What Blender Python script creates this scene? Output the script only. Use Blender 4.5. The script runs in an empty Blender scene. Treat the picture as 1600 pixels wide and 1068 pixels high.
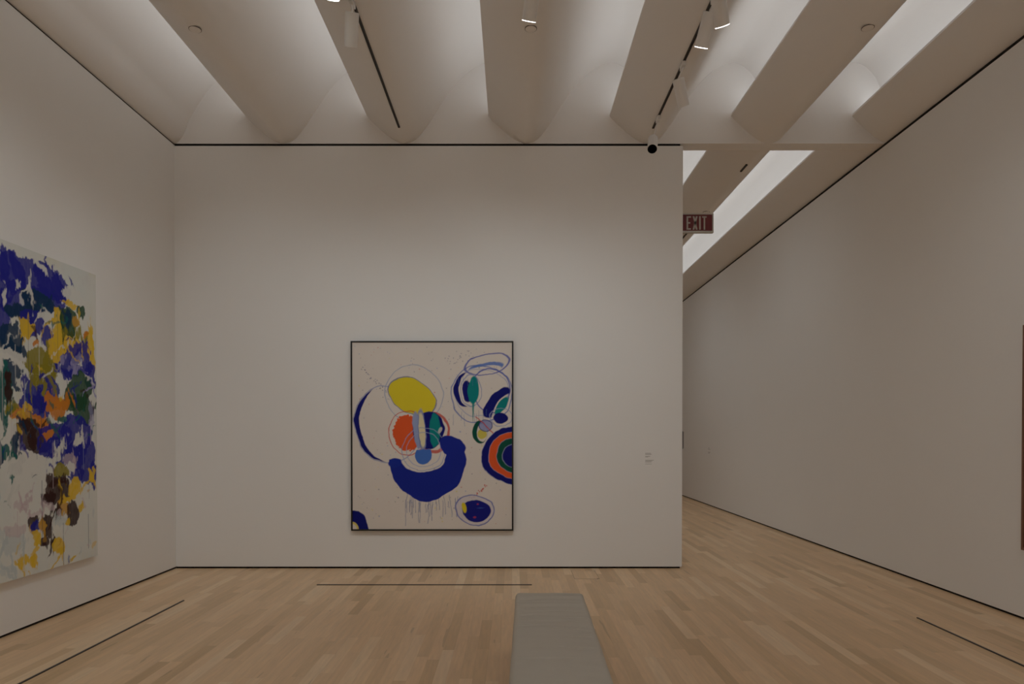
import bpy, bmesh, math, random
import numpy as np
from mathutils import Vector, Matrix
random.seed(7)
S = bpy.context.scene
C = S.collection

# ------------------------------------------------------------------ helpers
def lin(c):
    return tuple((v/12.92 if v <= .04045 else ((v+.055)/1.055)**2.4) for v in (x/255 for x in c)) + (1,)

def mat(name, col, rough=.6, metal=0, emit=None, strength=0, spec=.5):
    m = bpy.data.materials.new(name); m.use_nodes = True
    b = m.node_tree.nodes['Principled BSDF']
    b.inputs['Base Color'].default_value = (*col[:3], 1)
    b.inputs['Roughness'].default_value = rough
    b.inputs['Metallic'].default_value = metal
    b.inputs['Specular IOR Level'].default_value = spec
    if emit:
        b.inputs['Emission Color'].default_value = (*emit[:3], 1)
        b.inputs['Emission Strength'].default_value = strength
    return m

def noise_mat(name, c1, c2, scale, rough=.6, bump=0, stretch=(1, 1, 1), spec=.5, detail=4, bscale=None):
    """matte paint / cloth: two close tones mixed by noise, with a fine bump"""
    m = mat(name, c1, rough, spec=spec)
    n = m.node_tree.nodes; l = m.node_tree.links; b = n['Principled BSDF']
    tc = n.new('ShaderNodeTexCoord'); mp = n.new('ShaderNodeMapping'); mp.inputs['Scale'].default_value = stretch
    l.new(tc.outputs['Object'], mp.inputs['Vector'])
    t = n.new('ShaderNodeTexNoise'); t.inputs['Scale'].default_value = scale; t.inputs['Detail'].default_value = detail
    l.new(mp.outputs[0], t.inputs['Vector'])
    r = n.new('ShaderNodeMix'); r.data_type = 'RGBA'
    r.inputs[6].default_value = (*c1[:3], 1); r.inputs[7].default_value = (*c2[:3], 1)
    l.new(t.outputs['Fac'], r.inputs[0]); l.new(r.outputs[2], b.inputs['Base Color'])
    if bump:
        t2 = n.new('ShaderNodeTexNoise'); t2.inputs['Scale'].default_value = bscale or scale*8; t2.inputs['Detail'].default_value = 3
        l.new(mp.outputs[0], t2.inputs['Vector'])
        bp = n.new('ShaderNodeBump'); bp.inputs['Strength'].default_value = bump; bp.inputs['Distance'].default_value = .002
        l.new(t2.outputs['Fac'], bp.inputs['Height']); l.new(bp.outputs[0], b.inputs['Normal'])
    return m

def link_mesh(name, me, m, parent=None, smooth=None):
    if m: me.materials.append(m)
    o = bpy.data.objects.new(name, me); C.objects.link(o)
    if parent: o.parent = parent
    if smooth is not None:
        me.polygons.foreach_set('use_smooth', [True]*len(me.polygons))
        me.set_sharp_from_angle(angle=math.radians(smooth))
    return o

def obj(name, bm, m, parent=None, smooth=None):
    me = bpy.data.meshes.new(name)
    bmesh.ops.recalc_face_normals(bm, faces=bm.faces)
    bm.to_mesh(me); bm.free()
    return link_mesh(name, me, m, parent, smooth)

def box(bm, x0, x1, y0, y1, z0, z1, bevel=0):
    vs = bmesh.ops.create_cube(bm, size=1)['verts']
    for v in vs:
        v.co = Vector(((x0+x1)/2+v.co.x*(x1-x0), (y0+y1)/2+v.co.y*(y1-y0), (z0+z1)/2+v.co.z*(z1-z0)))
    if bevel:
        es = {e for v in vs for e in v.link_edges}
        bmesh.ops.bevel(bm, geom=list(es), offset=bevel, segments=2, profile=.7, affect='EDGES')
    return bm

def B(*a, bevel=0):
    return box(bmesh.new(), *a, bevel=bevel)

def lathe(prof, n=40, bm=None, M=None):
    """surface of revolution about z through (r, z) points; closed profile"""
    bm = bm or bmesh.new(); rings = []
    for r, z in prof:
        if r < 1e-6:
            rings.append([bm.verts.new((0, 0, z))])
        else:
            rings.append([bm.verts.new((r*math.cos(2*math.pi*i/n), r*math.sin(2*math.pi*i/n), z)) for i in range(n)])
    for a, b in zip(rings, rings[1:]):
        for i in range(n):
            j = (i+1) % n
            if len(a) == 1 and len(b) == 1: continue
            if len(a) == 1: bm.faces.new((a[0], b[i], b[j]))
            elif len(b) == 1: bm.faces.new((a[i], b[0], a[j]))
            else: bm.faces.new((a[i], b[i], b[j], a[j]))
    if M: bmesh.ops.transform(bm, matrix=M, verts=bm.verts)
    return bm

def tube(pts, r, n=12):
    bm = bmesh.new(); rings = []
    P = [Vector(p) for p in pts]
    for i, p in enumerate(P):
        t = (P[min(i+1, len(P)-1)]-P[max(i-1, 0)]).normalized()
        a = t.orthogonal().normalized()
        if i: # keep frames aligned
            a = (pa - t*pa.dot(t)).normalized()
        pa = a; b = t.cross(a)
        rings.append([bm.verts.new(p+(a*math.cos(2*math.pi*k/n)+b*math.sin(2*math.pi*k/n))*r) for k in range(n)])
    for a, b in zip(rings, rings[1:]):
        for k in range(n): bm.faces.new((a[k], a[(k+1) % n], b[(k+1) % n], b[k]))
    bm.faces.new(rings[0]); bm.faces.new(rings[-1][::-1])
    return bm

def thing(name, label, cat, loc=(0, 0, 0), rot=(0, 0, 0), group=None):
    o = bpy.data.objects.new(name, None); C.objects.link(o); o.empty_display_size = .1
    o.location = loc; o.rotation_euler = rot
    return tag(o, label, cat, group)

def tag(o, label, cat, group=None):
    o['label'] = label; o['category'] = cat
    if group: o['group'] = group
    return o

def struct(o):
    o['kind'] = 'structure'; return o

# ------------------------------------------------------------------ materials
WALL = noise_mat('wall_paint', (.80, .785, .765), (.82, .805, .785), 1.5, .75, .12, bscale=300, spec=.25)
CEIL = noise_mat('ceiling_plaster', (.80, .775, .75), (.82, .795, .77), 2.0, .8, .08, bscale=200, spec=.2)
DARK = mat('reveal_shade', (.012, .009, .008), .7, spec=.2)  # near-black, carries the shade inside the wall gaps
TRACK = mat('bronze_track', (.022, .014, .010), .5)
WHITEMETAL = noise_mat('white_powder_coat', (.72, .70, .68), (.74, .72, .70), 30, .42)
BLACK = mat('black_baffle', (.004, .004, .005), .6, spec=.2)
GLOW = mat('lamp_glass', (.9, .9, .88), .3, emit=(1, .96, .92), strength=6)
COOLGLOW = mat('cool_lamp_glass', (.9, .9, .9), .3, emit=(.86, 1, .97), strength=9)
FRAME = mat('black_frame', (.010, .008, .007), .4)
RAWWOOD = noise_mat('brown_wood_edge', (.17, .075, .045), (.22, .10, .06), 20, .5, stretch=(1, 1, .1))

def floor_material():
    m = mat('maple_strip_floor', (.5, .33, .17), .38, spec=.35)
    n = m.node_tree.nodes; l = m.node_tree.links; b = n['Principled BSDF']
    tc = n.new('ShaderNodeTexCoord'); sp = n.new('ShaderNodeSeparateXYZ'); l.new(tc.outputs['Object'], sp.inputs[0])
    def M(op, a, bb=None, c=None):
        k = n.new('ShaderNodeMath'); k.operation = op
        for i, v in enumerate((a, bb, c)):
            if v is None: continue
            if isinstance(v, (int, float)): k.inputs[i].default_value = v
            else: l.new(v, k.inputs[i])
        return k.outputs[0]
    W = .083
    rx = M('DIVIDE', sp.outputs['X'], W); row = M('FLOOR', rx); fx = M('FRACT', rx)
    w1 = n.new('ShaderNodeTexWhiteNoise'); w1.noise_dimensions = '1D'; l.new(row, w1.inputs['W'])
    ln = M('MULTIPLY_ADD', w1.outputs['Value'], .5, .75)
    off = M('MULTIPLY', w1.outputs['Value'], 37.3)
    ry = M('DIVIDE', M('ADD', sp.outputs['Y'], off), ln); col = M('FLOOR', ry); fy = M('FRACT', ry)
    cb = n.new('ShaderNodeCombineXYZ'); l.new(row, cb.inputs[0]); l.new(col, cb.inputs[1])
    w2 = n.new('ShaderNodeTexWhiteNoise'); w2.noise_dimensions = '3D'; l.new(cb.outputs[0], w2.inputs['Vector'])
    cr = n.new('ShaderNodeValToRGB'); l.new(w2.outputs['Value'], cr.inputs[0])
    cols = [(0, (.50, .335, .185)), (.10, (.575, .395, .225)), (.4, (.620, .430, .255)), (.65, (.640, .440, .260)), (.86, (.67, .475, .290)), (1, (.69, .515, .335))]
    e = cr.color_ramp.elements
    e[0].position, e[0].color = cols[0][0], (*cols[0][1], 1); e[1].position, e[1].color = cols[-1][0], (*cols[-1][1], 1)
    for p, c in cols[1:-1]:
        k = e.new(p); k.color = (*c, 1)
    # grain: long noise along y, shifted per plank, plus mineral flecks
    mp = n.new('ShaderNodeCombineXYZ')
    l.new(M('MULTIPLY', sp.outputs['X'], 26), mp.inputs[0]); l.new(M('MULTIPLY', sp.outputs['Y'], 2.2), mp.inputs[1]); l.new(M('MULTIPLY', w2.outputs['Value'], 50), mp.inputs[2])
    g = n.new('ShaderNodeTexNoise'); g.inputs['Scale'].default_value = 1.6; g.inputs['Detail'].default_value = 6; l.new(mp.outputs[0], g.inputs['Vector'])
    gm = M('MULTIPLY_ADD', g.outputs['Fac'], .42, .89)
    k2 = n.new('ShaderNodeTexNoise'); k2.inputs['Scale'].default_value = .5; l.new(mp.outputs[0], k2.inputs['Vector'])
    fl = M('SMOOTH_MAX', M('SUBTRACT', 1, M('MULTIPLY', M('GREATER_THAN', k2.outputs['Fac'], .72), .22)), 0, .01)
    # seams
    sx = M('GREATER_THAN', M('ABSOLUTE', M('SUBTRACT', fx, .5)), .488)
    sy = M('GREATER_THAN', M('ABSOLUTE', M('SUBTRACT', fy, .5)), .4985)
    seam = M('MAXIMUM', sx, sy); sd = M('SUBTRACT', 1, M('MULTIPLY', seam, .10))
    tot = M('MULTIPLY', M('MULTIPLY', gm, fl), sd)
    mx = n.new('ShaderNodeMix'); mx.data_type = 'RGBA'; mx.blend_type = 'MULTIPLY'; mx.inputs[0].default_value = 1
    cc = n.new('ShaderNodeCombineXYZ')
    for i in range(3): l.new(tot, cc.inputs[i])
    l.new(cr.outputs[0], mx.inputs[6]); l.new(cc.outputs[0], mx.inputs[7]); l.new(mx.outputs[2], b.inputs['Base Color'])
    l.new(M('MULTIPLY_ADD', g.outputs['Fac'], .15, .30), b.inputs['Roughness'])
    return m
FLOOR = floor_material()

def paint_material(name, bump=.35):
    m = mat(name, (.7, .65, .6), .6, spec=.08)
    n = m.node_tree.nodes; l = m.node_tree.links; b = n['Principled BSDF']
    a = n.new('ShaderNodeAttribute'); a.attribute_name = 'paint'
    l.new(a.outputs['Color'], b.inputs['Base Color'])
    tc = n.new('ShaderNodeTexCoord'); t = n.new('ShaderNodeTexNoise'); t.inputs['Scale'].default_value = 60; t.inputs['Detail'].default_value = 4
    l.new(tc.outputs['Object'], t.inputs['Vector'])
    bp = n.new('ShaderNodeBump'); bp.inputs['Strength'].default_value = bump; bp.inputs['Distance'].default_value = .001
    l.new(t.outputs['Fac'], bp.inputs['Height']); l.new(bp.outputs[0], b.inputs['Normal'])
    return m

# ------------------------------------------------------------------ ceiling profile
Z0 = 4.878; PX = .0073; PITCH = 1.391; LIP0 = -3.053-1.391
PROF = [(0, 43), (11, 31.5), (23, 20.5), (36, 10), (48, 3), (60, 0), (76, 6), (92, 24), (104, 42), (118, 64), (136, 88), (154, 107), (172, 120), (190, 126), (204, 124), (216, 116), (227, 103), (234, 86), (238, 66), (238, 54)]
def catmull(P, n=5):
    out = []
    for i in range(len(P)-1):
        p0, p1, p2, p3 = P[max(i-1, 0)], P[i], P[i+1], P[min(i+2, len(P)-1)]
        for k in range(n):
            t = k/n
            out.append(tuple(.5*((2*p1[j])+(-p0[j]+p2[j])*t+(2*p0[j]-5*p1[j]+4*p2[j]-p3[j])*t*t+(-p0[j]+3*p1[j]-3*p2[j]+p3[j])*t**3) for j in (0, 1)))
    return out+[P[-1]]
CURVE = catmull(PROF)
def lip(k): return LIP0+PITCH*k
def prof_z(x):
    r = ((x-LIP0) % PITCH)/PX
    for (a, b), (c, d) in zip(CURVE, CURVE[1:]):
        if a <= r <= c: return Z0+PX*(b+(d-b)*(r-a)/max(c-a, 1e-6))
    return Z0

def ceiling_mesh(name, y0, y1):
    pts = []
    for k in range(0, 7):
        for (u, h) in CURVE:
            if k == 0 and u < 60: continue
            if k == 6 and u > 60: continue
            if k == 0: h *= min(1, max(0, (u-80)/22))      # flat landing where the first beam meets the left wall
            pts.append((lip(k)+u*PX, Z0+h*PX))
        if k < 6:   # trough behind the next lip that hides the lamps
            pts += [(lip(k)+236*PX, Z0+45*PX), (lip(k+1)+8*PX, Z0+45*PX), (lip(k+1)+4*PX, Z0+46.5*PX), (lip(k+1)+.5*PX, Z0+46.5*PX)]
    bm = bmesh.new(); ys = [y0+(y1-y0)*i/8 for i in range(9)]
    rows = [[bm.verts.new((x, y, z)) for x, z in pts] for y in ys]
    for a, b in zip(rows, rows[1:]):
        for i in range(len(pts)-1): bm.faces.new((a[i], b[i], b[i+1], a[i+1]))
    return struct(obj(name, bm, CEIL, smooth=38))

# ------------------------------------------------------------------ room shell
XL, XR, YB, YR, YF = -3.87, 4.265, 7.85, -6.0, 20.0
XE = 1.957                      # free end of the hanging wall
WT, WB = 4.843, .022            # wall sheet top and bottom
struct(obj('floor', B(-4.3, 4.7, -6.3, 20.3, -.1, 0), FLOOR))
def wall(name, *a): return struct(obj(name, B(*a), WALL))
wall('wall_left', XL-.16, XL, YR, YF, WB, WT+.014)
wall('wall_right', XR, XR+.16, YR, YF, WB, WT)
wall('wall_back', XL, XE, YB, YB+.3, WB, WT)
wall('wall_rear', XL, XR, YR-.15, YR, WB, 6.0)
wall('wall_far', XL, XR, YF, YF+.15, WB, 6.0)
struct(obj('wall_header', B(-4.02, 4.36, 7.87, 8.06, Z0, 6.0), CEIL))
ceiling_mesh('ceiling', YR, 7.87)
ceiling_mesh('ceiling', 8.06, YF)
# near-black strips colour in the shade of the gaps at wall top and foot
struct(obj('gap_shade_1', B(XL-.15, XL-.012, YR, YF, WT+.014, Z0), DARK))
struct(obj('gap_shade_2', B(XR+.012, XR+.10, YR, YF, WT, Z0+.002), DARK))
struct(obj('gap_shade_3', B(XL, XE-.025, YB+.03, YB+.27, WT, Z0), DARK))
struct(obj('base_recess_left', B(XL-.15, XL-.015, YR, YF, 0, WB), DARK))
struct(obj('base_recess_right', B(XR+.015, XR+.15, YR, YF, 0, WB), DARK))
struct(obj('base_recess_back', B(XL, XE-.02, YB+.018, YB+.28, 0, WB), DARK))

# ------------------------------------------------------------------ raster painting helpers (colours kept per vertex of a fine canvas grid)
rng = np.random.default_rng(11)
def vnoise(x, y, seed=0, octaves=4):
    tot = np.zeros_like(x); amp = 1.; s = 0.
    for o in range(octaves):
        g = np.random.default_rng(seed*17+o).random((64, 64))
        xi = np.floor(x).astype(int); yi = np.floor(y).astype(int); fx = x-xi; fy = y-yi
        fx = fx*fx*(3-2*fx); fy = fy*fy*(3-2*fy)
        a = g[xi % 64, yi % 64]; b = g[(xi+1) % 64, yi % 64]; c = g[xi % 64, (yi+1) % 64]; d = g[(xi+1) % 64, (yi+1) % 64]
        tot += amp*((a*(1-fx)+b*fx)*(1-fy)+(c*(1-fx)+d*fx)*fy); s += amp
        amp *= .5; x = x*2.03+5.1; y = y*2.03+9.7
    return tot/s
def sm(d, w):                    # coverage from a signed distance (inside negative)
    return np.clip(.5-d/w, 0, 1)
class Canvas:
    def __init__(s, w, h, step, ground):
        s.nx, s.ny = int(w/step)+1, int(h/step)+1
        s.w, s.h = w, h
        u = np.linspace(0, w, s.nx); v = np.linspace(0, h, s.ny)
        s.X, s.Y = np.meshgrid(u, v)
        s.c = np.ones((s.ny, s.nx, 3))*np.array(ground)
    def put(s, cov, col, al=1.):
        cov = (cov*al)[..., None]; s.c = s.c*(1-cov)+np.array(col)*cov
    def mesh(s, name, to3d):
        n = s.nx*s.ny
        co = to3d(s.X.ravel(), s.Y.ravel()).astype(np.float32)
        i = np.arange(n).reshape(s.ny, s.nx)
        q = np.stack([i[:-1, :-1], i[:-1, 1:], i[1:, 1:], i[1:, :-1]], -1).reshape(-1, 4)
        me = bpy.data.meshes.new(name); me.vertices.add(n); me.vertices.foreach_set('co', co.ravel())
        me.loops.add(q.size); me.loops.foreach_set('vertex_index', q.ravel().astype(np.int32))
        me.polygons.add(len(q)); me.polygons.foreach_set('loop_start', (np.arange(len(q))*4).astype(np.int32))
        me.update(calc_edges=True)
        a = me.color_attributes.new('paint', 'FLOAT_COLOR', 'POINT')
        rgba = np.ones((n, 4), np.float32); rgba[:, :3] = s.c.reshape(-1, 3); a.data.foreach_set('color', rgba.ravel())
        return me

# ------------------------------------------------------------------ framed painting on the back wall
NAVY = (.008, .010, .16); BLUE = (.014, .022, .30); MIDB = (.06, .16, .52); PALE = (.30, .35, .55)
YEL = (.72, .58, .030); ORA = (.74, .105, .028); RED = (.55, .060, .04); TEAL = (.006, .22, .22); GRN = (.006, .075, .05); GROUND = (.73, .665, .605)
def framed_picture():
    w, h = 1.858, 2.168
    k = w/254.
    cv = Canvas(w, h, .0042, GROUND)
    X = cv.X/k; Y = (h-cv.Y)/k                 # design units: 254 x 296, origin top left
    wx = (vnoise(X/30, Y/30, 3)-.5)*9; wy = (vnoise(X/30+40, Y/30, 4)-.5)*9
    X = X+wx; Y = Y+wy
    fine = vnoise(X/3, Y/3, 5)
    cv.put(np.ones_like(X), (.68, .61, .555), .35*vnoise(X/18, Y/18, 8))
    def el(cx, cy, rx, ry, a=0):
        t = math.radians(a); c, s_ = math.cos(t), math.sin(t)
        u = ((X-cx)*c+(Y-cy)*s_)/rx; v = (-(X-cx)*s_+(Y-cy)*c)/ry
        return (np.sqrt(u*u+v*v)-1)*min(rx, ry)
    def fill(d, col, al=1., w_=1.): cv.put(sm(d, w_), col, al)
    def line(d, col, t=1.1, al=.9): cv.put(sm(np.abs(d)-t/2, 1.), col, al)
    # splatter
    for i in range(230):
        x, y = rng.uniform(4, 250), rng.uniform(4, 292); r = rng.choice([.5, .6, .8, 1.1], p=[.4, .3, .2, .1])
        c = [NAVY, (.15, .14, .16), YEL, RED, MIDB][rng.integers(5)]
        fill(el(x, y, r, r), c, .55)
    for i in range(26):
        t = i/25.; fill(el(213-26*t+rng.normal()*1.5, 226+24*t+rng.normal()*1.5, .9, .9), RED, .8)
        fill(el(14+40*t+rng.normal()*2, 40+40*t+rng.normal()*2, .8, .8), NAVY, .6)
        fill(el(150+40*t+rng.normal()*2, 30-12*t+rng.normal()*6, .7, .7), NAVY, .5)
    # drips below the blue arc
    for i in range(34):
        x = rng.uniform(84, 178); y0 = rng.uniform(236, 256); L = rng.uniform(8, 40)
        wob = np.sin(Y/5+i)*.4
        cv.put(sm(np.abs(X-x-wob)-.45, .8)*(Y > y0)*(Y < y0+L), (.16, .19, .34), .7)
    # left group: plain ovals
    line(el(56, 130, 52, 62, -14), (.30, .33, .50), 1.3)
    fill(np.maximum(el(56, 130, 51, 61, -14), -el(66, 128, 52, 66, -10)), NAVY)
    line(el(98, 82, 46, 46), (.34, .38, .52), 1.2)
    fill(el(95, 86, 40, 27, 28), YEL); line(el(95, 86, 40, 27, 28), (.12, .15, .32), 1.2)
    fill(np.maximum(el(56, 130, 51, 61, -14), el(88, 98, 40, 24, 30)), GROUND, .0)
    line(el(88, 144, 32, 34), RED, 1.3)
    line(el(128, 142, 27, 31), RED, 4.0, .85)
    fill(el(88, 144, 25, 27)+(fine-.5)*5, ORA)
    fill(el(122, 139, 26, 31, 6), NAVY)
    fill(np.maximum(el(122, 139, 25, 30, 6), el(132, 139, 9, 30)), TEAL)
    fill(np.maximum(el(104, 140, 7, 29, -5), -el(112, 140, 7, 29)), PALE)
    fill(el(111, 139, 5.5, 30, -3), (.74, .66, .42)); line(el(111, 139, 6, 31, -3), (.22, .26, .5), 1.1)
    fill(el(140, 140, 3, 6, 20), GROUND, .7)
    # blue arc
    line(el(114, 170, 34, 34), (.30, .35, .55), 1.1); line(el(114, 170, 27, 27), (.34, .38, .58), 1.)
    fill(np.maximum(el(114, 178, 13, 15), 170-Y), MIDB)
    arc = np.maximum(np.maximum(el(119, 191, 61, 60), -el(112, 172, 38, 35)), 186-Y-np.clip((X-95)/50, 0, 1)*30)
    fill(arc, (.012, .024, .27)); fill(el(159, 164, 19, 14, 20), (.012, .024, .27)); fill(el(68, 192, 12, 7, -10), (.012, .03, .30))
    # top right group: rings and lenses
    line(el(206, 82, 49, 46), (.16, .20, .46), 1.6); line(el(206, 80, 44, 38), (.35, .38, .55), .9)
    line(el(214, 34, 36, 16, -16), (.10, .12, .42), 1.7); fill(np.maximum(el(212, 40, 28, 9, -16), -el(208, 46, 30, 9, -16)), MIDB, .85)
    line(el(222, 76, 29, 36, -12), (.09, .12, .44), 1.7)
    fill(np.maximum(el(180, 76, 19, 26), -el(188, 76, 19, 27)), NAVY)
    fill(el(183, 78, 8, 17, -6), NAVY); fill(el(193, 76, 9, 21, 6), TEAL); line(el(189, 77, 17, 24), (.25, .29, .5), 1.1)
    cv.put(sm(np.abs(X-192)-2.2+np.clip((Y-96)/14, 0, 3), 1.)*(Y > 92)*(Y < 132), TEAL, .9)
    fill(np.maximum(el(230, 96, 14, 31, 36), -el(238, 104, 10, 26, 36)), NAVY); fill(el(238, 101, 6, 19, 38), TEAL); 
    fill(el(234, 121, 11, 9), NAVY); line(el(235, 119, 17, 15), (.30, .34, .55), 1.1)
    for i in range(14):
        x = rng.uniform(160, 222); y0 = rng.uniform(100, 120) if i > 5 else rng.uniform(50, 60)
        cv.put(sm(np.abs(X-x)-.35, .8)*(Y > y0)*(Y < y0+rng.uniform(10, 26)), (.10, .18, .36), .6)
    # small chain and target at the right edge
    fill(np.maximum(el(202, 142, 13, 16), -el(206, 143, 9, 12)), GRN); fill(el(206, 144, 8, 7), (.62, .52, .10)); fill(el(212, 133, 10, 7), (.24, .27, .52), .85); line(el(212, 133, 10, 7), NAVY, 1.)
    cv.put(sm(np.abs((Y-122)-(X-200)*.9)-1., 1.)*(X > 196)*(X < 226), RED, .8)
    for rx, ry, c in ((54, 46, NAVY), (43, 37, ORA), (30, 27, GRN), (21, 18, NAVY)):
        fill(el(258, 180, rx, ry), c); line(el(258, 180, rx, ry), (.40, .42, .60), .8, .7)
    # lower oval
    fill(el(194, 266, 31, 24, 4), (.64, .58, .60), .8); line(el(194, 266, 31, 24, 4), (.12, .15, .45), 1.6)
    fill(el(196, 267, 23, 18, 4), (.012, .014, .20)); fill(el(177, 262, 3.5, 8), YEL)
    fill(el(199, 256, 1.6, 1.2), RED, .7); fill(el(193, 277, 2.8, 1.6), RED, .6); fill(el(203, 263, 5, .7), MIDB, .7)
    # corner disc
    fill(el(3, 296, 25, 31), NAVY); fill(el(2, 297, 10, 12), (.70, .58, .16)); fill(el(2, 299, 7, 10), GROUND)
    x0, x1, z0, z1, yf = -1.842, .016, .442, 2.610, 7.80
    t = thing('framed_painting', 'large square-edged abstract painting of blue, yellow and orange discs in a thin black frame', 'painting', (x0+w/2, YB, z0))
    t['label'] = 'large upright abstract painting of blue, yellow and orange discs, thin black frame, on back wall'
    ox, oy, oz = t.location
    me = cv.mesh('canvas', lambda a, b: np.stack([a*.985+x0+.014-ox, a*0+yf+.006-oy, b*.985+z0+.016-oz], -1))
    o = link_mesh('canvas', me, PAINTM, t)
    bm = bmesh.new(); f = .0175
    for a in ((x0, x0+f, z0, z1), (x1-f, x1, z0, z1), (x0+f, x1-f, z0, z0+f), (x0+f, x1-f, z1-f, z1)):
        box(bm, a[0]-ox, a[1]-ox, yf-oy, YB-.006-oy, a[2]-oz, a[3]-oz)
    obj('frame', bm, FRAME, t)
    obj('backing', B(x0+f-ox, x1-f-ox, yf+.012-oy, YB-oy, z0+f-oz, z1-f-oz), mat('linen_back', (.5, .45, .38), .8), t)
PAINTM = paint_material('oil_paint')
framed_picture()

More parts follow.
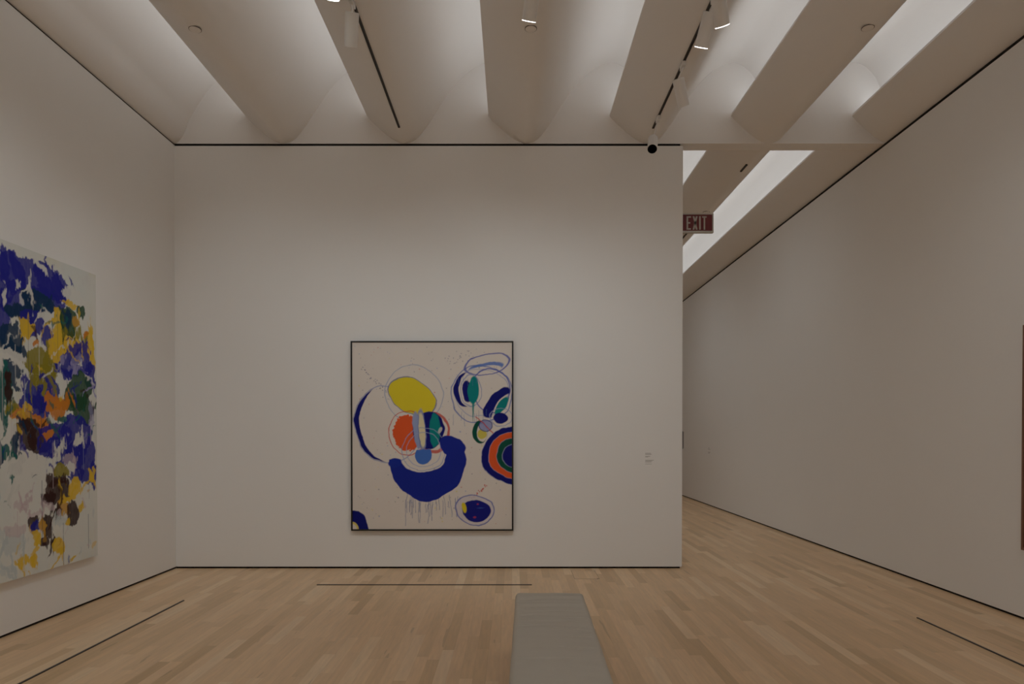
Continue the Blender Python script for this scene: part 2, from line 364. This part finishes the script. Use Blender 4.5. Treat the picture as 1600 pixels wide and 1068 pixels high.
# ------------------------------------------------------------------ unframed canvas on the left wall
BLOBS = [(-0.08,2.78,0.147,0.127,0,'b'),(0.15,2.8,0.247,0.123,20,'b'),(0.37,2.81,0.189,0.117,30,'b'),(0.29,2.64,0.199,0.105,0,'b'),(-0.01,2.58,0.151,0.129,0,'b'),(-0.16,2.5,0.078,0.241,0,'b'),(0.5,2.79,0.099,0.098,0,'b'),(-0.17,2.83,0.039,0.106,0,'b'),(0.22,2.62,0.179,0.083,10,'n'),(0.07,2.49,0.156,0.081,0,'n'),(-0.09,2.27,0.106,0.107,0,'n'),(-0.04,2.2,0.136,0.049,20,'n'),(0.14,2.43,0.131,0.102,0,'b'),(0.37,2.31,0.11,0.074,30,'b'),(0.43,2.21,0.08,0.086,0,'b'),(-0.13,2.59,0.02,0.078,-15,'w'),(0.08,2.69,0.064,0.015,-50,'w'),(-0.02,2.71,0.02,0.045,0,'w'),(0.29,2.48,0.092,0.031,0,'w'),(0.22,2.93,0.119,0.021,30,'w'),(0.09,2.38,0.071,0.045,0,'y'),(0.05,2.32,0.049,0.03,0,'y'),(0.71,2.72,0.212,0.068,20,'w'),(0.6,2.69,0.102,0.028,0,'y'),(0.49,2.51,0.115,0.087,0,'y'),(0.56,2.36,0.185,0.11,20,'y'),(0.46,2.29,0.114,0.13,30,'y'),(0.75,2.38,0.143,0.057,10,'y'),(0.9,2.35,0.066,0.116,0,'y'),(0.94,2.24,0.029,0.175,0,'y'),(0.6,2.53,0.111,0.111,0,'g'),(0.76,2.66,0.063,0.045,0,'g'),(0.79,2.45,0.109,0.069,30,'o'),(0.69,2.54,0.061,0.056,0,'a'),(0.83,2.52,0.055,0.08,0,'w'),(0.86,2.43,0.046,0.029,0,'r'),(0.57,2.56,0.034,0.066,0,'n'),(-0.08,2.12,0.147,0.078,0,'w'),(0.21,2.13,0.142,0.114,0,'o'),(0.3,2.04,0.139,0.095,0,'o'),(0.35,2.11,0.094,0.117,-20,'o'),(0.19,2.27,0.037,0.021,0,'r'),(0.63,2.2,0.19,0.078,-50,'b'),(0.83,2.23,0.074,0.15,-10,'b'),(0.68,2.1,0.175,0.039,0,'b'),(0.88,2.08,0.075,0.127,0,'b'),(0.7,2.2,0.088,0.045,-30,'v'),(0.66,2.04,0.122,0.028,0,'w'),(0.7,2.12,0.141,0.008,4,'v'),(-0.06,2,0.081,0.088,0,'n'),(-0.12,1.93,0.033,0.146,0,'t'),(-0.17,1.83,0.026,0.193,0,'t'),(-0.11,1.89,0.02,0.117,0,'k'),(0.07,1.94,0.099,0.06,20,'w'),(0.15,1.88,0.146,0.072,40,'b'),(0.33,1.91,0.109,0.095,20,'b'),(0.25,1.79,0.121,0.073,-30,'b'),(0.07,1.8,0.085,0.08,0,'b'),(0.2,1.96,0.044,0.026,0,'o'),(0.09,1.77,0.057,0.035,0,'y'),(0.3,1.93,0.038,0.042,30,'o'),(0.71,1.92,0.177,0.147,0,'g'),(0.78,1.76,0.127,0.114,0,'g'),(0.59,1.81,0.102,0.066,0,'g'),(0.89,1.65,0.038,0.174,10,'v'),(0.46,1.77,0.114,0.108,0,'r'),(0.39,1.83,0.095,0.075,0,'r'),(-0.01,1.7,0.096,0.05,20,'r'),(0.21,1.67,0.104,0.052,20,'r'),(-0.09,1.76,0.053,0.039,0,'o'),(0.06,1.69,0.071,0.04,0,'a'),(0.52,1.67,0.083,0.033,0,'t'),(0.28,1.6,0.076,0.084,20,'r'),(0.06,1.55,0.127,0.101,0,'k'),(0.21,1.49,0.104,0.083,0,'k'),(0.12,1.62,0.115,0.051,0,'k'),(0.42,1.55,0.177,0.075,0,'b'),(0.69,1.54,0.194,0.157,0,'b'),(0.59,1.37,0.204,0.11,0,'b'),(0.83,1.31,0.111,0.196,0,'b'),(0.33,1.43,0.109,0.074,0,'b'),(0.91,1.16,0.038,0.105,0,'b'),(0.67,1.2,0.088,0.067,0,'b'),(0.33,1.54,0.062,0.037,0,'r'),(0.71,1.49,0.062,0.051,-40,'w'),(0.82,1.51,0.028,0.057,0,'v'),(0.59,1.34,0.102,0.066,0,'p'),(0.57,1.28,0.085,0.033,0,'w'),(0.41,1.36,0.048,0.053,0,'w'),(-0.09,1.49,0.067,0.147,0,'w'),(-0.02,1.38,0.048,0.148,0,'n'),(-0.14,1.42,0.046,0.039,0,'t'),(-0.08,1.24,0.027,0.196,5,'t'),(0.16,1.23,0.037,0.031,0,'n'),(0.06,1.29,0.183,0.1,0,'w'),(0.22,1.29,0.09,0.083,0,'w'),(-0.01,1.09,0.165,0.109,0,'w'),(0.47,1.24,0.09,0.054,0,'o'),(0.39,1.15,0.111,0.043,0,'k'),(0.43,1.06,0.137,0.108,0,'k'),(0.34,1.01,0.078,0.053,0,'k'),(0.65,1.09,0.087,0.089,0,'y'),(0.87,1.14,0.037,0.035,0,'y'),(0.5,0.94,0.066,0.054,20,'a'),(0.55,1.01,0.059,0.027,0,'y'),(0.62,0.87,0.077,0.122,-10,'k'),(0.45,0.89,0.049,0.054,0,'k'),(0.73,0.91,0.036,0.028,0,'y'),(0.01,0.98,0.069,0.04,0,'p'),(0.31,0.95,0.093,0.032,20,'p'),(0.17,0.9,0.088,0.031,0,'p'),(0.14,0.84,0.058,0.051,20,'k'),(0.29,0.79,0.061,0.073,-20,'k'),(0.17,0.8,0.037,0.041,0,'b'),(0.24,0.8,0.038,0.026,0,'a'),(0.26,0.69,0.061,0.047,0,'k'),(0.37,0.65,0.032,0.048,20,'k'),(0.56,0.79,0.042,0.044,0,'y'),(0.48,0.82,0.057,0.054,0,'l'),(0.17,0.73,0.044,0.062,-20,'y'),(0.04,0.53,0.063,0.06,0,'y'),(0.43,0.62,0.081,0.054,0,'y'),(0.49,0.57,0.041,0.027,0,'y'),(0.65,0.49,0.07,0.017,-20,'y'),(0.15,0.51,0.044,0.051,20,'y'),(0.59,0.48,0.01,0.028,0,'b'),(-0.08,0.7,0.134,0.068,0,'l'),(0.68,0.64,0.123,0.067,0,'w'),(-0.15,0.52,0.078,0.039,0,'l'),(-0.06,0.8,0.135,0.044,0,'p')]
PAL = {'b': (.016, .018, .27), 'n': (.006, .035, .09), 't': (.010, .12, .11), 'g': (.016, .07, .03), 'o': (.26, .22, .018), 'y': (.70, .46, .035), 'a': (.55, .30, .05),
       'r': (.60, .21, .020), 'k': (.040, .014, .012), 'w': (.68, .68, .64), 'p': (.55, .44, .47), 'l': (.50, .56, .57), 'v': (.30, .28, .50)}
def big_canvas():
    s0, s1, z0, z1 = 4.30, 6.28, .432, 3.006
    cv = Canvas(s1-s0, z1-z0, .0052, (.70, .70, .655))
    X, Y = cv.X, cv.Y
    # painted ground: cool white over cream, vertical scumble
    cv.put(np.clip(vnoise(X*5, Y*2, 21)*2-.6, 0, 1), (.62, .66, .64), .6)
    cv.put(np.clip(vnoise(X*9, Y*5, 22)*3-1.75, 0, 1), (.66, .62, .46), .5)
    cv.put(np.clip(vnoise(X*7+9, Y*4, 23)*3-1.9, 0, 1), (.52, .46, .47), .45)
    wx = (vnoise(X*7, Y*7, 31)-.5)*.12+(vnoise(X*20, Y*14, 32)-.5)*.05
    wy = (vnoise(X*7+30, Y*7, 33)-.5)*.12+(vnoise(X*20+9, Y*14, 34)-.5)*.07
    Xw, Yw = X+wx, Y+wy
    dry = vnoise(X*60, Y*18, 35)
    def blob(cx, cy, rx, ry, a, col, al=.95):
        x0_ = max(0, int((cx-rx*2-ry*2-.15)/.0052)); x1_ = int((cx+rx*2+ry*2+.15)/.0052)
        if x1_ <= 0: return

        y0_ = max(0, int((cy-ry*2-rx*2-.15)/.0052)); y1_ = int((cy+ry*2+rx*2+.15)/.0052)
        sl = np.s_[y0_:y1_, x0_:x1_]
        t = math.radians(a); c, s_ = math.cos(t), math.sin(t)
        xx, yy = Xw[sl]-cx, Yw[sl]-cy
        if xx.size == 0: return
        u = (xx*c-yy*s_)/rx; v = (xx*s_+yy*c)/ry
        d = (np.sqrt(u*u+v*v)-1)*min(rx, ry)+(dry[sl]-.5)*.026
        cov = (sm(d, .007)*(al*(.97+.10*(dry[sl]-.5))).clip(0, 1))[..., None]
        cv.c[sl] = cv.c[sl]*(1-cov)+np.array(col)*cov
    r = np.random.default_rng(5)
    # left part of the canvas, beyond the picture edge: the same tangle
    for i in range(70):
        y = r.uniform(.5, 2.45)
        k = r.choice(list('bbbnntgoyrkwwvl'))
        blob(r.uniform(0, .72), y, r.uniform(.04, .17), r.uniform(.04, .14), r.uniform(-60, 60), PAL[k])
    for i, (s, z, rx, ry, a, k) in enumerate(BLOBS):
        al = .95 if k not in 'plv' else .6
        g_ = 1.14 if k in 'bngt' else 1.05
        blob(s+5.3-s0, z-z0, max(rx*g_, .012), max(ry*g_, .012), a, PAL[k], al)
        if i % 2 == 0:      # brush strokes of the same colour leaving the patch
            for q in range(2):
                L = r.uniform(.05, .16)
                blob(s+5.3-s0+r.normal()*rx*.8, z-z0+r.normal()*ry*.8, .014, L, r.uniform(-50, 50), PAL[k], .88)
    for i in range(70):     # white and blue dragged strokes over everything
        x, y = r.uniform(.0, 1.95), r.uniform(.85, 2.25)
        blob(x, y, r.uniform(.006, .016), r.uniform(.03, .12), r.uniform(-70, 70), PAL[r.choice(list('wwbbtyk'))], .75)
    for i in range(40):     # thin runs
        x, y, L = r.uniform(.0, 1.95), r.uniform(.3, 2.2), r.uniform(.1, .5)
        m = (np.abs(X-x) < .004)*(Y < y)*(Y > y-L)
        cv.put(m.astype(float), PAL[r.choice(list('ltwpn'))], .45)
    for i in range(30):
        blob(r.uniform(0, 1.95), r.uniform(.03, .6), r.uniform(.006, .03), r.uniform(.01, .05), r.uniform(-70, 70), PAL[r.choice(list('yylwpa'))], .55)
    xf = -3.82
    t = thing('unframed_painting', 'tall unframed canvas of dense blue, green and ochre brushwork hung on the left wall', 'painting', (XL, (s0+s1)/2, z0))
    ox, oy, oz = t.location
    me = cv.mesh('canvas', lambda a, b: np.stack([a*0+xf+.0006-ox, a+s0-oy, b+z0-oz], -1))
    link_mesh('canvas', me, paint_material('thick_oil_paint', .6), t)
    obj('stretcher', B(XL+.002-ox, xf-ox, s0-oy, s1-oy, 0, z1-oz), noise_mat('primed_canvas_edge', (.66, .62, .56), (.58, .52, .46), 14, .8), t)
big_canvas()

# ------------------------------------------------------------------ picture at the right picture edge, on the right wall
t = thing('framed_picture', 'picture with brown wooden frame on the right wall, cut by the photo edge', 'painting', (XR, 4.7, .59))
ox, oy, oz = t.location
y0, y1, z0, z1 = 3.9, 5.665, .588, 2.45
bm = bmesh.new()
for a in ((y0, y0+.02, z0, z1), (y1-.02, y1, z0, z1), (y0+.02, y1-.02, z0, z0+.02), (y0+.02, y1-.02, z1-.02, z1)):
    box(bm, -.035, -.002, a[0]-oy, a[1]-oy, a[2]-oz, a[3]-oz)
obj('frame', bm, RAWWOOD, t)
obj('canvas', B(-.022, -.001, y0+.02-oy, y1-.02-oy, z0+.02-oz, z1-.02-oz), noise_mat('mottled_paint', (.30, .26, .20), (.45, .20, .14), 3, .6), t)

# ------------------------------------------------------------------ wall labels and small wall fittings
LBL = mat('label_card', (.81, .795, .775), .7, spec=.25); INK = mat('label_print', (.38, .36, .34), .6)
def wall_label(label, loc, rotz, w, h, rows):
    t = thing('wall_label', label, 'label', loc, (0, 0, rotz))
    obj('card', B(-w/2, w/2, -.0015, 0, 0, h), LBL, t)
    for (zz, L, th) in rows:                    # print too small to read in the photograph: plain rules
        obj('text_line', B(-w/2+.008, -w/2+.008+L*(w-.02), -.0021, -.0014, h*zz-th/2, h*zz+th/2), INK, t)
wall_label('small off-white text card on the back wall beside the framed abstract painting', (1.592, YB, 1.185), 0, .135, .165,
           [(.86, .55, .006), (.79, .62, .006), (.66, .5, .005), (.60, .3, .005), (.38, .85, .005), (.32, .7, .005), (.26, .6, .005), (.12, .65, .004)])
wall_label('tiny pale text card far down the right wall past the wall opening', (XR, 14.7, 1.08), math.radians(-90), .30, .19,
           [(.85, .5, .008), (.7, .6, .008), (.4, .6, .008), (.3, .5, .008)])

t = thing('control_box', 'thin grey wall control seen edge-on at the free end of the back wall', 'switch', (XE, 8.0, 1.375))
GREY = mat('grey_plastic', (.16, .14, .135), .5)
obj('housing', B(-.001, .032, -.07, .07, 0, .207, bevel=.003), GREY, t)
obj('cover', B(.032, .040, -.064, .064, .008, .199, bevel=.002), mat('grey_cover', (.22, .20, .19), .4), t)

# EXIT sign flag-mounted on the wall end
t = thing('exit_sign', 'red EXIT sign with pale letters and grey frame projecting from the wall end', 'sign', (XE, 8.0, 3.893))
sx0, sx1, sh = .020, .390, .224
SG = mat('sign_frame_grey', (.46, .44, .41), .45)
bm = bmesh.new(); f = .014
for a in ((sx0, sx0+.004, 0, sh), (sx1-f, sx1, 0, sh), (sx0+.004, sx1-f, 0, .021), (sx0+.004, sx1-f, sh-.014, sh)):
    box(bm, a[0], a[1], -.022, .022, a[2], a[3])
obj('frame', bm, SG, t)
obj('face', B(sx0+.004, sx1-f, -.014, .014, .021, sh-.014), mat('red_sign_face', (.135, .008, .011), .35), t)
obj('mount', B(-.0, sx0, -.03, .03, .03, sh-.03, bevel=.003), SG, t)
bm = bmesh.new()
k = .00748/17.8
def SX(x): return sx0+.026-.026+(x-322)*k
def SZ(y): return (780-y)*k
def bar(x0, y0, x1, y1): box(bm, SX(x0), SX(x1), -.0175, -.0135, SZ(y1), SZ(y0))
bar(458, 325, 502, 695); bar(502, 325, 582, 365); bar(502, 488, 560, 528); bar(502, 655, 578, 695)          # E
for a, b in ((628, 765), (765, 628)):                                                                     # X
    w_ = 24
    vs = [bm.verts.new((SX(x), y, SZ(z))) for y in (-.0175, -.0135) for x, z in ((a-w_+24*(a < b)-24*(a > b)+0, 325), (a+w_+24*(a < b)-24*(a > b), 325), (b+w_-24*(a < b)+24*(a > b), 695), (b-w_-24*(a < b)+24*(a > b), 695))]
    bm.faces.new(vs[:4]); bm.faces.new(vs[4:][::-1])
    for i in range(4): bm.faces.new((vs[i], vs[(i+1) % 4], vs[4+(i+1) % 4], vs[4+i]))
bar(806, 325, 852, 695)                                                                                    # I
bar(890, 325, 1014, 365); bar(930, 365, 974, 695)                                                          # T
obj('lettering', bm, mat('sign_letters', (.42, .385, .35), .5), t)

# ------------------------------------------------------------------ ceiling fittings
DISC = noise_mat('cover_disc_white', (.78, .74, .70), (.80, .76, .72), 30, .6)
lbls = ['small round white cover on the ceiling beam nearest the left wall', 'small round white cover on the ceiling beam behind the middle spotlight',
        'small round white cover on the ceiling beam right of the spotlight track', 'small round white cover on the ceiling above the exit sign']
for (x, y), lb in zip(((-2.61, 5.66), (.155, 5.65), (2.92, 5.64), (2.92, 10.3)), lbls):
    zc = prof_z(x)
    t = thing('sprinkler_cover', lb, 'sprinkler cover', (x, y, zc+.002), group='round covers in the ceiling beams')
    obj('cover', lathe([(0, -.010), (.040, -.009), (.046, -.006), (.046, .001), (0, .001)]), DISC, t, 40)
    obj('rim_shadow', lathe([(.043, -.004), (.050, -.004), (.050, .001), (.043, .001)]), mat('shadow_ring', (.10, .08, .07), .8), t, 40)  # dark ring coloured in as the shadow round the cover rim

def track(label, x, y0, y1, w=.022, group=None):
    zc = prof_z(x); t = thing('lighting_track', label, 'track', (x, (y0+y1)/2, zc), group=group)
    L = (y1-y0)/2; bm = bmesh.new()
    box(bm, -w/2, -w/2+.004, -L, L, -.010, .004); box(bm, w/2-.004, w/2, -L, L, -.010, .004); box(bm, -w/2+.004, w/2-.004, -L, L, -.004, .004)
    obj('rail', bm, TRACK, t)
    obj('end_cap', B(-w/2, w/2, L, L+.006, -.010, .003), TRACK, t)
TXL, TXR = -1.225, 1.535
track('long dark lighting track left of centre, on the ceiling beam above the framed painting', TXL, -5, 7.44)
track('long dark lighting track right of centre, carrying five spotlights towards the wall end', TXR, -5, 7.46)
track('long dark lighting track on the middle ceiling beam, above the top spotlight', .15, -5, 5.2)
track('short dark track piece in the far ceiling, just behind the ceiling crossbeam', 2.905, 8.48, 8.70, group=None)
track('short dark track piece in the far ceiling, beside and below the exit sign', 2.905, 11.3, 11.72, group=None)

# spotlights
R, H = .0515, .235
housing = lathe([(0, H), (R-.006, H), (R, H-.005), (R, 0), (R-.004, 0), (R-.004, H-.09), (0, H-.09)], 48)
hm = bpy.data.meshes.new('housing'); bmesh.ops.recalc_face_normals(housing, faces=housing.faces); housing.to_mesh(hm); housing.free()
def spotlight(label, cen, d, tx, lit, adapter_dy=0.):
    """cen = middle of the can, d = aim"""
    d = Vector(d).normalized(); cen = Vector(cen)
    q = (-d).to_track_quat('Z', 'Y'); front = cen+d*H/2
    zc = prof_z(tx)
    back = cen-d*H*.30
    root = thing('spotlight', label, 'spotlight', (tx, back.y+adapter_dy, zc-.012), group='track spotlights')
    base = root.location.copy()
    M = Matrix.Translation(front-base) @ q.to_matrix().to_4x4()
    def P(name, bm, m, sm_=40):
        bmesh.ops.transform(bm, matrix=M, verts=bm.verts)
        return obj(name, bm, m, root, sm_)
    P('housing', lathe([(0, H), (R-.006, H), (R, H-.005), (R, 0), (R-.004, 0), (R-.004, H-.09), (0, H-.09)], 48), WHITEMETAL)
    if lit:
        P('lens', lathe([(0, -.0045), (R-.003, -.0045), (R-.001, -.002), (R-.001, -.0002), (R-.0045, .004), (0, .004)], 48), lit)
    else:
        P('baffle', lathe([(R-.0045, .002), (R-.012, .02), (R-.016, .10), (0, .10), (0, .105), (R-.005, .105), (R-.0042, .002)], 48), BLACK)
    # bracket: from the track adapter down to the side of the can
    side = d.cross(Vector((0, 1, 0))).normalized()
    if side.x > 0: side = -side
    a = Vector((0, 0, -.030)); p2 = back-base-d*.0+side*(0)
    top = cen-d*(H/2)-base
    obj('stem', tube([a, a+(top-a)*.5+Vector((0, 0, -.004)), top+d*.01], .007), WHITEMETAL, root, 40)
    ad = B(-.016, .016, -.055, .055, -.034, .006, bevel=.003)
    obj('track_adapter', ad, WHITEMETAL, root)
    k = bmesh.new(); bmesh.ops.create_uvsphere(k, u_segments=16, v_segments=10, radius=.013)
    bmesh.ops.translate(k, vec=a, verts=k.verts); obj('knuckle', k, WHITEMETAL, root, 60)
    return front, d
SP = {}
SP['A'] = spotlight('unlit white spotlight on the left track, wholly in view near the top', (-1.238, 5.30, 4.665), (-.17, .50, -.86), TXL, None)
SP['B'] = spotlight('brightly lit spotlight at the top left, only its glowing rim in view', (-1.262, 4.83, 4.738), (-.12, .36, -.90), TXL, COOLGLOW)
SP['C'] = spotlight('lit white spotlight on the middle beam at the top of the photo', (.143, 4.99, 4.682), (-.16, .56, -.84), .15, GLOW, -.03)
SP['D'] = spotlight('lit spotlight tilted right, topmost of those on the right track', (1.462, 4.84, 4.552), (.30, .49, -.80), TXR, GLOW)
SP['E'] = spotlight('lit spotlight with a bright patch on its side, just below the topmost right one', (1.480, 5.25, 4.636), (-.14, .56, -.84), TXR, GLOW)
SP['F'] = spotlight('unlit pale spotlight angled to the right, fourth along the right track from the wall', (1.525, 6.2, 4.630), (.32, .42, -.85), TXR, None)
SP['G'] = spotlight('spotlight with round black mouth facing the viewer at the end of right track', (1.462, 7.13, 4.560), (-.17, -.66, -.70), TXR, None, .03)
for o in list(C.objects):
    if o.get('label', '').startswith('unlit pale'):
        o['label'] = 'unlit pale spotlight angled to the right, between the lit one and the black-mouthed one'
    if o.get('label', '').startswith('long dark lighting track right'):
        o['label'] = 'long dark lighting track right of centre, on the ceiling beam nearest the wall end'

# ------------------------------------------------------------------ floor fittings
STRIP = mat('dark_grey_strip', (.045, .038, .040), .45)
def strip(label, x0, y0, x1, y1):
    if abs(x1-x0) > abs(y1-y0): b = (x0, x1, y0-.007, y0+.007)
    else: b = (x0-.007, x0+.007, y0, y1)
    cx, cy = (b[0]+b[1])/2, (b[2]+b[3])/2
    o = obj('floor_strip', B(b[0]-cx, b[1]-cx, b[2]-cy, b[3]-cy, 0, .007, bevel=.001), STRIP); o.location = (cx, cy, 0)
    tag(o, label, 'floor strip', None)
strip('dark floor strip parallel to the left wall under the unframed canvas', -3.052, 2.9, -3.052, 6.33)
strip('thin dark floor strip in front of the back wall below the framed painting', -2.003, 6.99, .204, 6.99)
strip('dark floor strip parallel to the right wall', 3.414, 2.9, 3.414, 5.734)

t = thing('floor_hatch', 'flush wooden floor outlet cover beside the back wall, beyond the bench', 'floor hatch', (.803, 7.505, 0))
obj('cover', B(-.131, .131, -.218, .218, .0002, .0012), FLOOR, t)
bm = bmesh.new()
for a in ((-.134, -.1315, -.222, .222), (.1315, .134, -.222, .222), (-.1315, .1315, -.222, -.218), (-.1315, .1315, .218, .222)): box(bm, *a, .0002, .0010)
obj('seam', bm, mat('hatch_seam', (.12, .07, .04), .7), t)
k = lathe([(0, .0018), (.010, .0018), (.011, .0002), (0, .0002)], 20); bmesh.ops.translate(k, vec=(.118, -.205, 0), verts=k.verts)
obj('finger_pull', k, mat('brown_pull', (.10, .05, .03), .5), t)

# ------------------------------------------------------------------ bench
CREASES = [(.37, .0045, .0, .4, -.23, .16), (.235, .0045, -.16, -.5, -.02, .25), (.44, .003, .10, .2, .04, .25), (.05, .003, .12, 0, .06, .25), (-.12, .004, -.1, .3, .0, .25),
           (-.16, .003, .08, 0, .05, .25), (.60, .002, .03, .3, -.2, .2), (-.3, .003, .05, .5, -.25, .1), (.52, .002, -.05, -.3, -.25, .0), (.30, .0025, .06, 0, -.25, -.05), (-.7, .004, .05, .4, -.2, .2)]
def bench():
    ang = -math.radians(1.30)
    W, L, ZT = .482, 2.3, .43
    t = thing('upholstered_bench', 'long grey-beige linen upholstered bench on the wooden floor', 'bench', (0.2400, 3.688, 0), (0, 0, ang))
    FAB = noise_mat('grey_linen', (.50, .46, .40), (.54, .50, .435), 9, .9, .5, stretch=(1, 1, 1), spec=.15, bscale=420)
    # cushion: rounded box grown from a fine grid, soft creases running across the seat
    r = .032; z0 = .07
    nx, ny, nz = 60, 440, 26
    bm = bmesh.new(); grid = {}
    def V(i, j, k):
        key = (i, j, k)
        if key in grid: return grid[key]
        p = np.array([-W/2+W*i/nx, -L/2+L*j/ny, z0+(ZT-z0)*k/nz])
        c = np.array([np.clip(p[0], -W/2+r, W/2-r), np.clip(p[1], -L/2+r, L/2-r), np.clip(p[2], z0+.006, ZT-r)])
        d = p-c; n = np.linalg.norm(d)
        if n > 1e-9:
            rr = r if p[2] > z0+.02 else min(r, max(abs(d[0]), abs(d[1]), abs(d[2])))
            q = c+d/n*rr
        else: q = p
        x, y, z = q
        if k > nz*.6:
            u = x/(W/2); f = y/(L/2)
            edge = (1-abs(u)**6)
            z += .010*(1-u*u)*(1-f**8)-.004                               # gentle crown
            am = .0115*max(0, math.sin((y-.62)*5.2))**2*(y > .1)+.0022
            am2 = .5+.5*abs(u)
            w1 = y+.020*math.sin(x*5+y*3)+.03*x*math.sin(y*2.3)
            z += am*am2*(math.sin(w1*58)*.5+math.sin(w1*31+1.3)*.6)*edge*(.4+.6*abs(math.sin(w1*3.1+x*2)))
            for yc, amp_, sl_, cv_, xa, xb in CREASES:
                g = (y-(yc+sl_*x+cv_*x*x))/.0075
                if abs(g) < 3: z += 1.9*edge*amp_*(-math.exp(-g*g)+.55*math.exp(-(g-1.7)**2))*min(1, max(0, (x-xa)/.06))*min(1, max(0, (xb-x)/.06))
        y += .004*math.sin(x*22)*(abs(y) > L/2-.05)
        x += .0008*math.sin(y*9+2)*(1 if abs(x) > W/2-.05 else 0)
        grid[key] = bm.verts.new((x, y, z)); return grid[key]
    for i in range(nx):
        for j in range(ny):
            bm.faces.new((V(i, j, nz), V(i+1, j, nz), V(i+1, j+1, nz), V(i, j+1, nz)))
            bm.faces.new((V(i, j, 0), V(i, j+1, 0), V(i+1, j+1, 0), V(i+1, j, 0)))
    for k in range(nz):
        for j in range(ny):
            bm.faces.new((V(0, j, k), V(0, j, k+1), V(0, j+1, k+1), V(0, j+1, k)))
            bm.faces.new((V(nx, j, k), V(nx, j+1, k), V(nx, j+1, k+1), V(nx, j, k+1)))
        for i in range(nx):
            bm.faces.new((V(i, 0, k), V(i+1, 0, k), V(i+1, 0, k+1), V(i, 0, k+1)))
            bm.faces.new((V(i, ny, k), V(i, ny, k+1), V(i+1, ny, k+1), V(i+1, ny, k)))
    obj('seat', bm, FAB, t, 50)
    obj('plinth', B(-W/2+.05, W/2-.05, -L/2+.05, L/2-.05, 0, .074), mat('dark_plinth', (.03, .025, .02), .6), t)
bench()

# ------------------------------------------------------------------ lights
def area(name, loc, rot, sx, sy, power, col, spread=180):
    d = bpy.data.lights.new(name, 'AREA'); d.shape = 'RECTANGLE'; d.size = sx; d.size_y = sy; d.energy = power; d.color = col
    d.spread = math.radians(spread)
    o = bpy.data.objects.new(name, d); C.objects.link(o); o.location = loc; o.rotation_euler = rot
    return o
def spot(name, loc, d, power, col, size=75, blend=1, rad=.025):
    l = bpy.data.lights.new(name, 'SPOT'); l.energy = power; l.color = col; l.spot_size = math.radians(size); l.spot_blend = blend; l.shadow_soft_size = rad
    o = bpy.data.objects.new(name, l); C.objects.link(o); o.location = loc
    o.rotation_euler = Vector(d).to_track_quat('-Z', 'Y').to_euler()
    return o
COVE = (.92, .98, 1.03); WARM = (.925, 1.0, 1.03)
NEAR_P, FAR_P = 31, 14
SPOT_MUL = 1.0
WASH = [(-1.225, 4.3, (-3.87, 5.2, 1.6), 60, 80), (-1.225, 2.2, (-3.87, 3.2, 1.6), 60, 90),
        (-2.6, 4.5, (-2.6, 7.85, 1.7), 63, 78), (-.6, 4.4, (-.6, 7.85, 1.7), 66, 78), (.75, 4.5, (.75, 7.85, 1.7), 41, 78), (2.3, 4.4, (1.7, 7.85, 1.5), 18, 74),
        (1.7, 3.8, (4.26, 5.6, 1.6), 47, 85), (1.7, 1.4, (4.26, 2.5, 1.6), 50, 90), (.15, 1.2, (.2, 3.5, 0), 60, 100),
        (-1.8, -3, (-1.8, -6, 2.0), 230, 110), (2.2, -3, (2.2, -6, 2.0), 230, 110), (-1.2, -1.5, (-3.87, -1.5, 1.8), 130, 110), (1.5, -1.5, (4.2, -1.5, 1.8), 130, 110),  # added spots behind the camera, only to raise the ambient bounce
        (.9, 10.2, (4.26, 10.6, .9), 58, 120), (.9, 14.2, (4.26, 14.6, .9), 58, 120), (0, 11.5, (0, 11.5, 0), 110, 120)]  # added spots that brighten the far room, no fixtures there
near_mul = [.50, .48, .44, .43, .46, .48]
for k in range(1, 7):
    x = lip(k)+34*PX; z = Z0+46*PX
    area('cove_lamp', (x, (YR+7.87)/2, z), (math.pi, 0, 0), .10, 13.7, NEAR_P*near_mul[k-1], COVE)
    area('cove_lamp', (x, (8.06+YF)/2, z), (math.pi, 0, 0), .10, 11.8, FAR_P, COVE)
for key, p in (('B', 9), ('C', 16), ('D', 9), ('E', 12)):
    f, d = SP[key]
    spot('spot_head_or_wash', f+d*.012, d, p*SPOT_MUL, WARM, 110)
# unseen wall washes without fixtures, plus spots added for rear bounce and far room
for (x, y, aim, p, cone) in WASH:
    pos = Vector((x, y, 4.66))
    spot('spot_head_or_wash', pos, Vector(aim)-pos, p*.83, WARM, cone, 1)

# ------------------------------------------------------------------ world, camera, view
w = bpy.data.worlds.new('World'); S.world = w; w.use_nodes = True
w.node_tree.nodes['Background'].inputs[0].default_value = (.02, .02, .02, 1)
w.node_tree.nodes['Background'].inputs[1].default_value = .0
cam = bpy.data.cameras.new('camera'); co = bpy.data.objects.new('camera', cam); C.objects.link(co)
cam.sensor_width = 36; cam.lens = 24; cam.shift_y = .09722; cam.clip_start = .05
co.location = (0, 0, 1.55); co.rotation_euler = (math.pi/2-.0113, 0, 0)
S.camera = co
S.view_settings.view_transform = 'Standard'; S.view_settings.look = 'None'; S.view_settings.gamma = 1
S.view_settings.use_curve_mapping = False; S.view_settings.exposure = 0
S.cycles.max_bounces = 12; S.cycles.diffuse_bounces = 10; S.cycles.glossy_bounces = 4
S.cycles.sample_clamp_indirect = 4
